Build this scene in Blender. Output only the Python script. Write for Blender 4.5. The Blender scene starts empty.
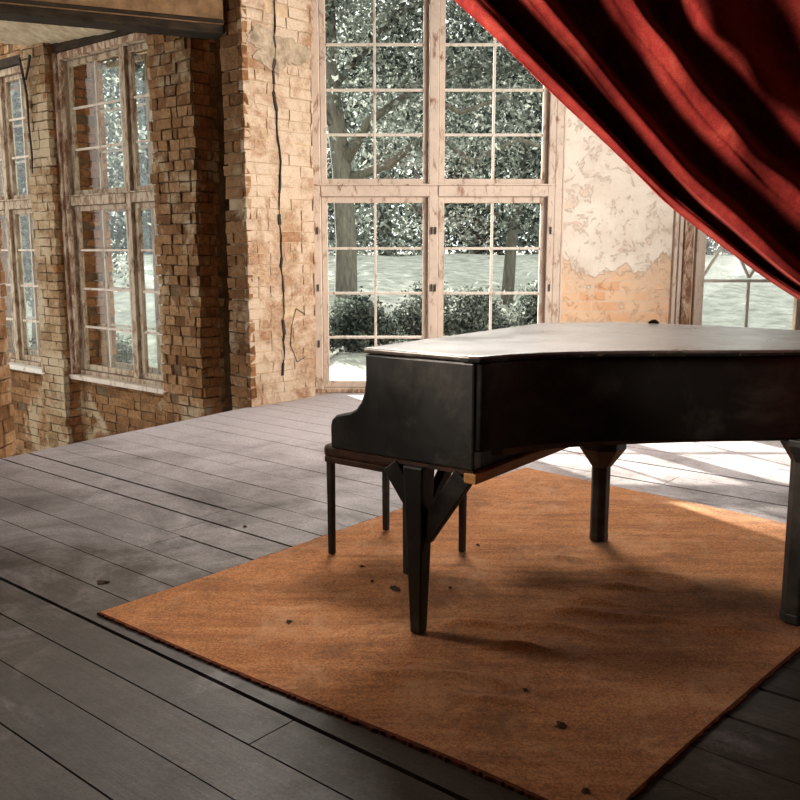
import bpy, bmesh, math, random
import numpy as np
from mathutils import Vector, Matrix

C = bpy.context.scene.collection
SC = bpy.context.scene
rnd = random.Random(7)

# ------------------------------------------------------------------ camera, sky, sun, daylight, added fill, exposure
cam_d = bpy.data.cameras.new('camera')
cam_d.sensor_width = 36.0
cam_d.lens = 36.0 * 900.0 / 800.0
cam_d.clip_end = 500
cam = bpy.data.objects.new('camera', cam_d)
C.objects.link(cam)
cam.location = (0, 0, 1.4)
cam.rotation_euler = (math.pi / 2 - math.atan(150 / 900), 0, 0)
SC.camera = cam

world = bpy.data.worlds.new('sky')
SC.world = world
world.use_nodes = True
bg = world.node_tree.nodes['Background']
bg.inputs[0].default_value = (0.86, 0.90, 0.88, 1)
bg.inputs[1].default_value = 2.6

sun_d = bpy.data.lights.new('sun', 'SUN')
sun_d.energy = 30.0
sun_d.color = (1.0, 0.96, 0.88)
sun_d.angle = math.radians(0.6)
sun = bpy.data.objects.new('sun', sun_d)
C.objects.link(sun)
sun_dir = Vector((0.464 * 0.911, -0.886 * 0.911, -0.408))
sun.rotation_euler = sun_dir.to_track_quat('-Z', 'Y').to_euler()


def area_light(name, loc, direction, sx, sy, power, col, spread=180):
    d = bpy.data.lights.new(name, 'AREA')
    d.shape = 'RECTANGLE'
    d.size, d.size_y = sx, sy
    d.energy = power
    d.color = col
    d.spread = math.radians(spread)
    o = bpy.data.objects.new(name, d)
    C.objects.link(o)
    o.location = loc
    o.rotation_euler = Vector(direction).to_track_quat('-Z', 'Z').to_euler()
    return o


# daylight from side-wall openings, then added fill lamps
area_light('daylight_right', (4.72, 5.0, 2.3), (-1, 0.62, -0.05), 2.2, 2.8, 215, (1.0, 0.94, 0.86), 84)
area_light('daylight_left', (-3.12, 2.15, 2.7), (1, 0.13, -0.24), 1.0, 0.8, 40, (1.0, 0.86, 0.72), 40)
area_light('fill_left_far', (-3.12, 4.4, 2.7), (1, -0.42, -0.84), 0.9, 0.9, 11, (1.0, 0.90, 0.78), 56)  # fill lamp added to brighten the rug
area_light('fill_upper_back', (0.35, 8.78, 5.0), (0.02, -1, -0.80), 2.3, 1.5, 420, (1.0, 0.95, 0.88), 120)  # added fill lamp, out of view; the wall behind it is solid

SC.view_settings.view_transform = 'Standard'
SC.view_settings.look = 'None'
SC.view_settings.exposure = 0.0
SC.view_settings.gamma = 1.0
SC.view_settings.use_curve_mapping = False


# ------------------------------------------------------------------ mesh helpers
class MB:
    def __init__(s):
        s.v, s.f, s.m, s.t = [], [], [], []

    def add(s, vs, fs, m=0, tone=None):
        b = len(s.v)
        s.v += [tuple(p) for p in vs]
        for f in fs:
            s.f.append([b + i for i in f])
            s.m.append(m)
            s.t.append(0.5 if tone is None else tone)

    def box(s, o, a, b, c, m=0, tone=None, jit=0.0):
        o, a, b, c = Vector(o), Vector(a), Vector(b), Vector(c)
        vs = [o, o + a, o + a + b, o + b, o + c, o + a + c, o + a + b + c, o + b + c]
        if jit:
            vs = [p + Vector((rnd.uniform(-jit, jit), rnd.uniform(-jit, jit), rnd.uniform(-jit, jit))) for p in vs]
        fs = [(0, 3, 2, 1), (4, 5, 6, 7), (0, 1, 5, 4), (1, 2, 6, 5), (2, 3, 7, 6), (3, 0, 4, 7)]
        if a.cross(b).dot(c) < 0:
            fs = [f[::-1] for f in fs]
        s.add(vs, fs, m, tone)

    def bx(s, x0, x1, y0, y1, z0, z1, m=0, tone=None):
        s.box((x0, y0, z0), (x1 - x0, 0, 0), (0, y1 - y0, 0), (0, 0, z1 - z0), m, tone)

    def prism(s, poly, ext, m=0, tone=None):
        """poly: list of 3D points, extruded by vector ext"""
        poly = [Vector(p) for p in poly]
        ext = Vector(ext)
        n = len(poly)
        nrm = Vector((0, 0, 0))
        for i in range(n):
            nrm += poly[i].cross(poly[(i + 1) % n])
        if nrm.dot(ext) < 0:
            poly = poly[::-1]
        vs = poly + [p + ext for p in poly]
        fs = [tuple(range(n))[::-1], tuple(range(n, 2 * n))]
        for i in range(n):
            j = (i + 1) % n
            fs.append((i, j, n + j, n + i))
        s.add(vs, fs, m, tone)

    def beam(s, p, q, wd, ht, m=0, tone=None, side=None, w2=None, h2=None):
        """a bar from p to q; wd across 'side', ht across the third axis, tapering to w2, h2"""
        p, q = Vector(p), Vector(q)
        d = (q - p).normalized()
        sd = Vector(side) if side else (Vector((0, 0, 1)).cross(d) if abs(d.z) < 0.95 else Vector((1, 0, 0)))
        sd = (sd - d * sd.dot(d)).normalized()
        up = d.cross(sd)
        w2 = wd if w2 is None else w2
        h2 = ht if h2 is None else h2
        vs = []
        for c, w_, h_ in ((p, wd, ht), (q, w2, h2)):
            for i, j in ((-1, -1), (1, -1), (1, 1), (-1, 1)):
                vs.append(c + sd * (i * w_ / 2) + up * (j * h_ / 2))
        s.add(vs, [(0, 3, 2, 1), (4, 5, 6, 7), (0, 1, 5, 4), (1, 2, 6, 5), (2, 3, 7, 6), (3, 0, 4, 7)], m, tone)

    def tube(s, pts, rad, n=8, m=0, tone=None, rot=0.0):
        pts = [Vector(p) for p in pts]
        rad = rad if isinstance(rad, (list, tuple)) else [rad] * len(pts)
        vs, fs = [], []
        for k, p in enumerate(pts):
            d = (pts[min(k + 1, len(pts) - 1)] - pts[max(k - 1, 0)]).normalized()
            a = Vector((1, 0, 0)) if abs(d.x) < 0.8 else Vector((0, 1, 0))
            a = (a - d * a.dot(d)).normalized()
            b = d.cross(a)
            for i in range(n):
                t = 2 * math.pi * i / n + rot
                vs.append(p + (a * math.cos(t) + b * math.sin(t)) * rad[k])
        for k in range(len(pts) - 1):
            for i in range(n):
                j = (i + 1) % n
                fs.append((k * n + i, k * n + j, (k + 1) * n + j, (k + 1) * n + i))
        fs.append(tuple(range(n))[::-1])
        fs.append(tuple((len(pts) - 1) * n + i for i in range(n)))
        s.add(vs, fs, m, tone)

    def build(s, name, mats, parent=None, smooth=False, bevel=0, origin=None, seg=2):
        me = bpy.data.meshes.new(name)
        off = Vector(origin) if origin is not None else (Vector(parent.get('_base', (0, 0, 0))) if parent else Vector((0, 0, 0)))
        me.from_pydata([tuple(Vector(p) - off) for p in s.v], [], s.f)
        mats = mats if isinstance(mats, (list, tuple)) else [mats]
        for m in mats:
            me.materials.append(m)
        me.polygons.foreach_set('material_index', s.m)
        at = me.attributes.new('tone', 'FLOAT', 'FACE')
        at.data.foreach_set('value', s.t)
        if smooth:
            me.polygons.foreach_set('use_smooth', [True] * len(s.f))
        me.update()
        o = bpy.data.objects.new(name, me)
        C.objects.link(o)
        if parent:
            o.parent = parent
        else:
            o.location = off
        o['_base'] = tuple(off)
        if bevel:
            b = o.modifiers.new('edge', 'BEVEL')
            b.width = bevel
            b.segments = seg
            b.limit_method = 'ANGLE'
            b.angle_limit = math.radians(35)
        return o


def tag(o, label=None, cat=None, group=None, kind=None):
    if label: o['label'] = label
    if cat: o['category'] = cat
    if group: o['group'] = group
    if kind: o['kind'] = kind
    return o


def thing(name, loc, label, cat, group=None):
    o = bpy.data.objects.new(name, None)
    C.objects.link(o)
    o.empty_display_size = 0.1
    o.location = loc
    o['_base'] = tuple(loc)
    return tag(o, label, cat, group)


# ------------------------------------------------------------------ node helpers
class NT:
    def __init__(s, name):
        s.mat = bpy.data.materials.new(name)
        s.mat.use_nodes = True
        s.n = s.mat.node_tree.nodes
        s.l = s.mat.node_tree.links
        s.n.clear()
        s.out = s.n.new('ShaderNodeOutputMaterial')
        s.tc = None

    def set(s, sock, val):
        if isinstance(val, bpy.types.NodeSocket):
            s.l.new(val, sock)
        elif isinstance(val, (tuple, list)) and len(val) == 3 and sock.type == 'RGBA':
            sock.default_value = (*val, 1)
        else:
            sock.default_value = val

    def coord(s, rot=(0, 0, 0), scale=(1, 1, 1)):
        tc = s.n.new('ShaderNodeTexCoord')
        mp = s.n.new('ShaderNodeMapping')
        s.l.new(tc.outputs['Object'], mp.inputs['Vector'])
        mp.inputs['Rotation'].default_value = rot
        mp.inputs['Scale'].default_value = scale
        return mp.outputs[0]

    def noise(s, vec, scale, detail=4, rough=0.6, dist=0.0, out='Fac'):
        t = s.n.new('ShaderNodeTexNoise')
        s.l.new(vec, t.inputs['Vector'])
        t.inputs['Scale'].default_value = scale
        t.inputs['Detail'].default_value = detail
        t.inputs['Roughness'].default_value = rough
        t.inputs['Distortion'].default_value = dist
        return t.outputs[out]

    def ramp(s, fac, stops, interp='LINEAR'):
        r = s.n.new('ShaderNodeValToRGB')
        r.color_ramp.interpolation = interp
        e = r.color_ramp.elements
        while len(e) < len(stops):
            e.new(0.5)
        for k, (p, c) in enumerate(stops):
            e[k].position = p
            c = (c, c, c) if isinstance(c, (int, float)) else c
            e[k].color = (*c, 1)
        s.set(r.inputs[0], fac)
        return r.outputs[0]

    def mix(s, fac, a, b, mode='MIX'):
        m = s.n.new('ShaderNodeMix')
        m.data_type = 'RGBA'
        m.blend_type = mode
        s.set(m.inputs[0], fac)
        s.set(m.inputs[6], a)
        s.set(m.inputs[7], b)
        return m.outputs[2]

    def math(s, op, a, b=0.0, clamp=False):
        m = s.n.new('ShaderNodeMath')
        m.operation = op
        m.use_clamp = clamp
        s.set(m.inputs[0], a)
        s.set(m.inputs[1], b)
        return m.outputs[0]

    def sep(s, vec, ax):
        x = s.n.new('ShaderNodeSeparateXYZ')
        s.l.new(vec, x.inputs[0])
        return x.outputs[ax]

    def tone(s):
        a = s.n.new('ShaderNodeAttribute')
        a.attribute_name = 'tone'
        return a.outputs['Fac']

    def bump(s, h, strength=0.3, dist=0.01):
        b = s.n.new('ShaderNodeBump')
        b.inputs['Strength'].default_value = strength
        b.inputs['Distance'].default_value = dist
        s.l.new(h, b.inputs['Height'])
        return b.outputs[0]

    def bsdf(s, color, rough=0.6, normal=None, **kw):
        p = s.n.new('ShaderNodeBsdfPrincipled')
        s.set(p.inputs['Base Color'], color)
        s.set(p.inputs['Roughness'], rough)
        if normal is not None:
            s.l.new(normal, p.inputs['Normal'])
        for k, v in kw.items():
            s.set(p.inputs[k.replace('_', ' ')], v)
        s.l.new(p.outputs[0], s.out.inputs[0])
        return p


def m_brick(name, lo, mid, hi, wash, wash_amt, soot_amt):
    t = NT(name)
    v = t.coord()
    c = t.ramp(t.tone(), [(0.0, lo), (0.5, mid), (1.0, hi)])
    n1 = t.noise(v, 22, 7, 0.8, 0.5)
    c = t.mix(t.ramp(n1, [(0.42, 0.0), (0.66, 0.8)]), c, tuple(x * 0.33 for x in mid))
    n4 = t.noise(v, 9, 6, 0.8, 0.4)
    c = t.mix(t.ramp(n4, [(0.50, 0.0), (0.68, 0.6)]), c, hi)
    n2 = t.noise(v, 1.7, 7, 0.72, 0.4)
    c = t.mix(t.ramp(n2, [(0.62 - wash_amt * 0.3, 0.0), (0.68 - wash_amt * 0.22, 0.9)]), c, wash)
    n3 = t.noise(v, 2.6, 6, 0.75, 0.8)
    c = t.mix(t.ramp(n3, [(0.66 - soot_amt * 0.25, 0.0), (0.86 - soot_amt * 0.25, 0.85)]), c, (0.018, 0.014, 0.010))
    h = t.noise(v, 26, 8, 0.8)
    t.bsdf(c, 0.95, t.bump(h, 1.0, 0.035), Specular_IOR_Level=0.1)
    return t.mat


def m_mortar(name, a, b):
    t = NT(name)
    v = t.coord()
    n = t.noise(v, 9, 6, 0.75)
    t.bsdf(t.ramp(n, [(0.35, a), (0.7, b)]), 0.98, t.bump(t.noise(v, 60, 5, 0.8), 0.8, 0.01), Specular_IOR_Level=0.05)
    return t.mat


def m_paint(name, paint, wood, amt, dark=(0.06, 0.03, 0.018)):
    """flaking paint over old wood"""
    t = NT(name)
    v = t.coord()
    vs = t.coord(scale=(9, 9, 3.0))
    n = t.noise(vs, 1.6, 7, 0.75, 0.5)
    f = t.ramp(n, [(amt - 0.07, 0.0), (amt + 0.05, 1.0)])
    wv = t.mix(t.noise(v, 30, 4), wood, dark)
    pv = t.mix(t.ramp(t.noise(v, 5, 5, 0.7), [(0.3, 0.0), (0.75, 0.8)]), paint, tuple(x * 0.72 for x in paint))
    c = t.mix(f, pv, wv)
    d = t.ramp(t.noise(vs, 4.5, 6, 0.8), [(0.66, 0.0), (0.74, 0.8)])
    c = t.mix(d, c, dark)
    h = t.mix(0.5, n, t.noise(v, 50, 4))
    t.bsdf(c, 0.7, t.bump(h, 0.5, 0.006), Specular_IOR_Level=0.25)
    return t.mat


def m_plain(name, a, b, rough=0.7, scale=8, bump=0.2, stretch=(1, 1, 1), rot=(0, 0, 0), spec=0.4, dist=0.005):
    t = NT(name)
    v = t.coord(rot=rot, scale=stretch)
    n = t.noise(v, scale, 6, 0.7)
    t.bsdf(t.ramp(n, [(0.3, a), (0.72, b)]), rough, t.bump(n, bump, dist), Specular_IOR_Level=spec)
    return t.mat


def m_plaster_wall():
    t = NT('peeling_plaster')
    v = t.coord()
    z = t.sep(v, 2)
    n = t.noise(v, 2.2, 8, 0.72, 0.3)
    fine = t.noise(v, 8, 9, 0.78, 0.6)
    pale = t.mix(t.ramp(t.noise(v, 4, 6, 0.7), [(0.3, 0.0), (0.7, 1.0)]), (0.64, 0.575, 0.50), (0.52, 0.43, 0.355))
    under = t.mix(t.noise(v, 18, 5, 0.7), (0.46, 0.33, 0.25), (0.66, 0.52, 0.42))
    # small flakes lost everywhere, large loss low on the wall
    f1 = t.ramp(fine, [(0.55, 0.0), (0.585, 0.85)])
    c = t.mix(f1, pale, under)
    drop = t.math('ADD', z, t.math('MULTIPLY', t.math('SUBTRACT', n, 0.5), 1.5))
    f2 = t.ramp(t.math('SUBTRACT', 1.28, drop), [(0.0, 0.0), (0.035, 1.0)])
    c = t.mix(f2, c, t.mix(t.noise(v, 14, 6, 0.75), (0.46, 0.29, 0.19), (0.64, 0.48, 0.35)))
    # bricks showing lowest
    bt = t.n.new('ShaderNodeTexBrick')
    mp = t.n.new('ShaderNodeMapping')
    mp.inputs['Rotation'].default_value = (math.radians(90), 0, 0)
    t.l.new(v, mp.inputs[0])
    t.l.new(mp.outputs[0], bt.inputs['Vector'])
    bt.inputs['Scale'].default_value = 1.0
    bt.inputs['Brick Width'].default_value = 0.27
    bt.inputs['Row Height'].default_value = 0.1
    bt.inputs['Mortar Size'].default_value = 0.008
    bt.inputs['Color1'].default_value = (0.56, 0.26, 0.12, 1)
    bt.inputs['Color2'].default_value = (0.64, 0.42, 0.27, 1)
    bt.inputs['Mortar'].default_value = (0.54, 0.40, 0.29, 1)
    x = t.sep(v, 0)
    f3 = t.ramp(t.math('SUBTRACT', t.math('SUBTRACT', 1.32, drop), t.math('MULTIPLY', x, 0.12)), [(0.0, 0.0), (0.03, 1.0)])
    c = t.mix(f3, c, t.mix(t.ramp(t.noise(v, 6, 7, 0.8), [(0.35, 0.0), (0.7, 0.8)]), bt.outputs[0], (0.60, 0.43, 0.30)))
    # grey weathering high up
    f4 = t.ramp(t.math('ADD', z, t.math('MULTIPLY', n, 0.8)), [(2.4 / 4, 0.0), (2.75 / 4, 0.0)])
    spots = t.ramp(t.noise(v, 26, 5, 0.8), [(0.64, 0.0), (0.70, 0.8)])
    c = t.mix(spots, c, (0.23, 0.13, 0.09))
    h = t.math('SUBTRACT', t.math('SUBTRACT', t.math('MULTIPLY', t.noise(v, 45, 5, 0.8), 0.25), t.math('MULTIPLY', f1, 0.5)), f2)
    t.bsdf(c, 0.95, t.bump(h, 0.7, 0.012), Specular_IOR_Level=0.1)
    return t.mat


def m_floor():
    t = NT('worn_floorboards')
    rz = -math.atan2(0.643, -0.766)
    v = t.coord()
    vr = t.coord(rot=(0, 0, rz))
    vg = t.n.new('ShaderNodeMapping')
    vg.inputs['Scale'].default_value = (0.7, 9, 1)
    t.l.new(vr, vg.inputs[0])
    off = t.n.new('ShaderNodeVectorMath')
    off.operation = 'ADD'
    t.l.new(vg.outputs[0], off.inputs[0])
    cx = t.n.new('ShaderNodeCombineXYZ')
    t.l.new(t.math('MULTIPLY', t.tone(), 37.0), cx.inputs[2])
    t.l.new(cx.outputs[0], off.inputs[1])
    g = t.noise(off.outputs[0], 3.0, 7, 0.7, 0.4)
    base = t.ramp(g, [(0.25, (0.014, 0.009, 0.006)), (0.55, (0.036, 0.024, 0.016)), (0.8, (0.070, 0.050, 0.036))])
    base = t.mix(0.35, base, t.ramp(t.tone(), [(0, (0.018, 0.012, 0.008)), (1, (0.060, 0.044, 0.034))]))
    light_falloff = t.math('MULTIPLY', t.math('SUBTRACT', t.sep(v, 1), 3.9), 0.12)   # fall-off of window light painted in: boards paler towards the back
    dust_and_light = t.ramp(t.math('ADD', t.noise(v, 1.4, 7, 0.75, 0.6), light_falloff), [(0.42, 0.0), (0.85, 0.95)])
    c = t.mix(dust_and_light, base, (0.40, 0.35, 0.355))
    scr = t.ramp(t.noise(vr, 60, 3, 0.9, 3.0), [(0.70, 0.0), (0.74, 0.45)])
    c = t.mix(scr, c, (0.22, 0.20, 0.185))
    spots = t.ramp(t.noise(v, 22, 4, 0.7), [(0.70, 0.0), (0.74, 0.7)])
    c = t.mix(spots, c, (0.03, 0.022, 0.018))
    grit = t.noise(v, 75, 6, 0.85)
    c = t.mix(1.0, c, t.ramp(grit, [(0.34, 0.45), (0.62, 1.2)]), 'MULTIPLY')
    ln = t.ramp(t.noise(t.coord(rot=(0, 0, 0.5), scale=(2.5, 26, 1)), 2.0, 4, 0.7, 1.8), [(0.655, 0.0), (0.675, 0.35), (0.69, 0.0)])
    c = t.mix(ln, c, (0.30, 0.27, 0.25))
    rough = t.ramp(t.noise(v, 6, 7, 0.8), [(0.3, 0.40), (0.7, 0.66)])
    h = t.math('ADD', g, t.math('MULTIPLY', grit, 0.6))
    t.bsdf(c, rough, t.bump(h, 0.35, 0.006), Specular_IOR_Level=0.30)
    return t.mat


def m_rug():
    t = NT('orange_rug_wool')
    v = t.coord()
    vr = t.coord(rot=(0, 0, -math.atan2(-0.62, 0.785)), scale=(0.6, 5, 1))
    st = t.noise(vr, 2.5, 7, 0.72, 0.3)
    pl = t.noise(v, 1.1, 5, 0.65, 0.4)
    c = t.ramp(st, [(0.30, (0.16, 0.052, 0.016)), (0.5, (0.34, 0.125, 0.040)), (0.72, (0.50, 0.215, 0.080))])
    c = t.mix(t.ramp(pl, [(0.35, 0.0), (0.7, 0.55)]), c, (0.44, 0.18, 0.06))
    fz = t.ramp(t.noise(v, 110, 4, 0.85), [(0.38, 0.40), (0.62, 1.2)])
    c = t.mix(1.0, c, fz, 'MULTIPLY')
    dk = t.ramp(t.noise(v, 2.3, 6, 0.75, 0.8), [(0.50, 0.0), (0.70, 0.8)])
    c = t.mix(dk, c, (0.095, 0.040, 0.014))
    dk2 = t.ramp(t.noise(vr, 6, 7, 0.8, 0.6), [(0.52, 0.0), (0.72, 0.7)])
    c = t.mix(dk2, c, (0.12, 0.050, 0.016))
    sp = t.ramp(t.noise(v, 17, 4, 0.7), [(0.70, 0.0), (0.74, 0.8)])
    c = t.mix(sp, c, (0.035, 0.02, 0.012))
    fade = t.ramp(t.noise(v, 3.0, 7, 0.8, 0.8), [(0.50, 0.0), (0.74, 0.5)])
    c = t.mix(fade, c, (0.52, 0.30, 0.17))
    t.bsdf(c, 0.95, t.bump(t.noise(v, 220, 3, 0.9), 0.6, 0.004), Specular_IOR_Level=0.05, Sheen_Weight=0.08, Sheen_Roughness=0.6)
    return t.mat


def m_lacquer(name, base, worn, rough0, rough1, spec=0.5, wear=0.68):
    t = NT(name)
    v = t.coord()
    n = t.noise(v, 3.0, 7, 0.75, 0.4)
    c = t.mix(t.ramp(n, [(0.46, 0.0), (0.66, 1.0)]), base, tuple(x * 3.2 + q for x, q in zip(base, (0.024, 0.019, 0.013))))
    w = t.ramp(t.noise(v, 34, 6, 0.8, 0.6), [(wear, 0.0), (wear + 0.05, 0.8)])
    c = t.mix(w, c, worn)
    r = t.ramp(t.noise(v, 4.5, 5, 0.7), [(0.3, rough0), (0.7, rough1)])
    t.bsdf(c, r, t.bump(t.noise(v, 90, 4, 0.8), 0.08, 0.003), Specular_IOR_Level=spec)
    return t.mat


def m_lid():
    t = NT('cracked_lid_lacquer')
    v = t.coord(rot=(0, 0, math.radians(25)), scale=(2.0, 14, 1))
    n = t.noise(v, 2.2, 7, 0.75, 0.8)
    c = t.ramp(n, [(0.3, (0.035, 0.027, 0.024)), (0.52, (0.11, 0.088, 0.078)), (0.75, (0.20, 0.165, 0.15))])
    cr = t.ramp(t.noise(v, 4, 7, 0.8, 1.5), [(0.55, 0.0), (0.62, 0.9)])
    c = t.mix(cr, c, (0.012, 0.010, 0.009))
    r = t.ramp(t.noise(t.coord(), 5, 5, 0.7), [(0.3, 0.26), (0.7, 0.46)])
    t.bsdf(c, r, t.bump(n, 0.10, 0.003), Specular_IOR_Level=0.9, Coat_Weight=0.3, Coat_Roughness=0.22)
    return t.mat


def m_velvet():
    t = NT('red_velvet')
    v = t.coord()
    n = t.noise(v, 9, 7, 0.78, 0.5)
    c = t.ramp(n, [(0.32, (0.13, 0.010, 0.010)), (0.5, (0.25, 0.022, 0.018)), (0.70, (0.37, 0.060, 0.040))])
    f = t.ramp(t.noise(v, 260, 3, 0.8), [(0.35, 0.6), (0.65, 1.2)])
    c = t.mix(1.0, c, f, 'MULTIPLY')
    t.bsdf(c, 0.85, t.bump(t.noise(v, 300, 2, 0.8), 0.4, 0.003), Specular_IOR_Level=0.1,
           Sheen_Weight=0.6, Sheen_Roughness=0.45, Sheen_Tint=(1.0, 0.25, 0.22))
    return t.mat


def m_glass():
    t = NT('old_window_glass')
    tr = t.n.new('ShaderNodeBsdfTransparent')
    tr.inputs[0].default_value = (0.97, 0.985, 0.975, 1)
    gl = t.n.new('ShaderNodeBsdfGlossy')
    gl.inputs['Roughness'].default_value = 0.04
    t.l.new(t.bump(t.noise(t.coord(), 6, 3), 0.1, 0.01), gl.inputs['Normal'])
    lw = t.n.new('ShaderNodeLayerWeight')
    lw.inputs['Blend'].default_value = 0.5
    mx = t.n.new('ShaderNodeMixShader')
    t.l.new(t.math('ADD', t.math('MULTIPLY', t.math('POWER', lw.outputs['Facing'], 5.0), 0.5), 0.025), mx.inputs[0])
    t.l.new(tr.outputs[0], mx.inputs[1])
    t.l.new(gl.outputs[0], mx.inputs[2])
    t.l.new(mx.outputs[0], t.out.inputs[0])
    return t.mat


def m_leaf(name, a, b, trans=0.4):
    t = NT(name)
    c = t.ramp(t.tone(), [(0.0, a), (1.0, b)])
    d = t.n.new('ShaderNodeBsdfDiffuse')
    tr = t.n.new('ShaderNodeBsdfTranslucent')
    mx = t.n.new('ShaderNodeMixShader')
    mx.inputs[0].default_value = trans
    t.l.new(c, d.inputs[0])
    t.l.new(c, tr.inputs[0])
    t.l.new(d.outputs[0], mx.inputs[1])
    t.l.new(tr.outputs[0], mx.inputs[2])
    t.l.new(mx.outputs[0], t.out.inputs[0])
    return t.mat


M = dict(
    brick=m_brick('brown_brick', (0.15, 0.065, 0.026), (0.29, 0.135, 0.055), (0.40, 0.215, 0.105), (0.44, 0.32, 0.20), 0.30, 0.25),
    brick_orange=m_brick('orange_brick', (0.22, 0.082, 0.030), (0.38, 0.155, 0.058), (0.46, 0.22, 0.095), (0.44, 0.30, 0.18), 0.15, 0.25),
    brick_tan=m_brick('tan_brick', (0.24, 0.13, 0.06), (0.36, 0.21, 0.11), (0.46, 0.31, 0.18), (0.46, 0.34, 0.22), 0.45, 0.22),
    brick_pale=m_brick('limewashed_brick', (0.36, 0.17, 0.085), (0.46, 0.28, 0.17), (0.55, 0.38, 0.25), (0.60, 0.46, 0.34), 0.66, 0.22),
    mortar=m_mortar('dark_mortar', (0.07, 0.040, 0.020), (0.20, 0.125, 0.070)),
    mortar_pale=m_mortar('pale_mortar', (0.30, 0.20, 0.12), (0.52, 0.38, 0.25)),
    header=m_plain('stained_plaster', (0.10, 0.052, 0.024), (0.30, 0.175, 0.09), 0.95, 5, 0.9, spec=0.1),
    plaster=m_plaster_wall(),
    paint=m_paint('flaking_pale_paint', (0.54, 0.43, 0.35), (0.36, 0.20, 0.12), 0.60),
    paint_muntin=m_paint('bar_paint', (0.58, 0.51, 0.44), (0.36, 0.20, 0.12), 0.62),
    paint_old=m_paint('old_beige_paint', (0.40, 0.30, 0.21), (0.24, 0.12, 0.06), 0.54),
    paint_brown=m_paint('bare_brown_frame', (0.50, 0.36, 0.26), (0.26, 0.12, 0.06), 0.50),
    oldwood=m_plain('black_weathered_wood', (0.008, 0.006, 0.004), (0.045, 0.028, 0.016), 0.9, 5, 0.7, stretch=(1, 1, 4), spec=0.15),
    soffit=m_plain('pale_soffit_boards', (0.26, 0.18, 0.11), (0.60, 0.48, 0.34), 0.9, 2.5, 0.5, stretch=(5, 1, 1), rot=(0, 0, 0.4), spec=0.1),
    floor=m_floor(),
    dirt=m_plain('dark_dirt', (0.012, 0.009, 0.007), (0.03, 0.022, 0.016), 0.95, 6),
    room=m_plain('dim_room_plaster', (0.05, 0.035, 0.024), (0.12, 0.085, 0.055), 0.95, 2, 0.3, spec=0.1),
    rug=m_rug(),
    rug_edge=m_plain('rug_binding', (0.05, 0.018, 0.010), (0.13, 0.035, 0.016), 0.95, 40, 0.5, spec=0.05),
    black=m_lacquer('worn_black_lacquer', (0.0075, 0.0075, 0.0065), (0.10, 0.075, 0.050), 0.36, 0.58, 0.45),
    lid=m_lid(),
    blackleg=m_lacquer('scuffed_black_wood', (0.0065, 0.006, 0.0055), (0.09, 0.06, 0.035), 0.45, 0.65, 0.35, 0.70),
    rawwood=m_plain('orange_raw_pine', (0.36, 0.15, 0.04), (0.62, 0.33, 0.12), 0.6, 3, 0.2, stretch=(3, 3, 12), spec=0.3),
    ivory=m_plain('ivory', (0.50, 0.46, 0.36), (0.66, 0.62, 0.50), 0.35, 8, 0.05),
    leather=m_plain('rust_brown_leather', (0.016, 0.008, 0.005), (0.085, 0.036, 0.016), 0.65, 16, 0.3, spec=0.3),
    velvet=m_velvet(),
    iron=m_plain('dark_iron', (0.02, 0.017, 0.015), (0.06, 0.045, 0.035), 0.5, 20, 0.2),
    glass=m_glass(),
    lawn=m_plain('pale_lawn', (0.22, 0.225, 0.195), (0.55, 0.545, 0.48), 0.95, 2.6, 1.0, spec=0.05, dist=0.12),
    bark=m_plain('grey_bark', (0.09, 0.085, 0.07), (0.24, 0.225, 0.19), 0.95, 6, 0.9, stretch=(3, 3, 0.6), spec=0.05, dist=0.03),
    leaf_dark=m_leaf('dark_leaves', (0.018, 0.028, 0.024), (0.20, 0.225, 0.195), 0.34),
    leaf_mid=m_leaf('mid_leaves', (0.026, 0.036, 0.031), (0.34, 0.36, 0.32), 0.42),
    leaf_pale=m_leaf('pale_leaves', (0.09, 0.11, 0.095), (0.62, 0.64, 0.57), 0.48),
    scrap=m_plain('dry_leaf', (0.02, 0.012, 0.007), (0.07, 0.035, 0.016), 0.9, 30, 0.3, spec=0.1),
)

U = Vector((-0.766, 0.643, 0))      # along the floorboards, away to the left
W = Vector((0.643, 0.766, 0))       # across the floorboards, away to the right
NL = -W                             # towards the room from the wall with the two brick-framed windows
Z = Vector((0, 0, 1))


# ------------------------------------------------------------------ floor
def clip(poly, a, b):
    """keep the part of a 2D polygon to the left of a->b"""
    out = []
    ax, ay = a
    dx, dy = b[0] - a[0], b[1] - a[1]
    sd = lambda p: dx * (p[1] - ay) - dy * (p[0] - ax)
    for i, p in enumerate(poly):
        q = poly[(i + 1) % len(poly)]
        sp, sq = sd(p), sd(q)
        if sp >= 0: out.append(p)
        if sp * sq < 0:
            k = sp / (sp - sq)
            out.append((p[0] + (q[0] - p[0]) * k, p[1] + (q[1] - p[1]) * k))
    return out


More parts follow.
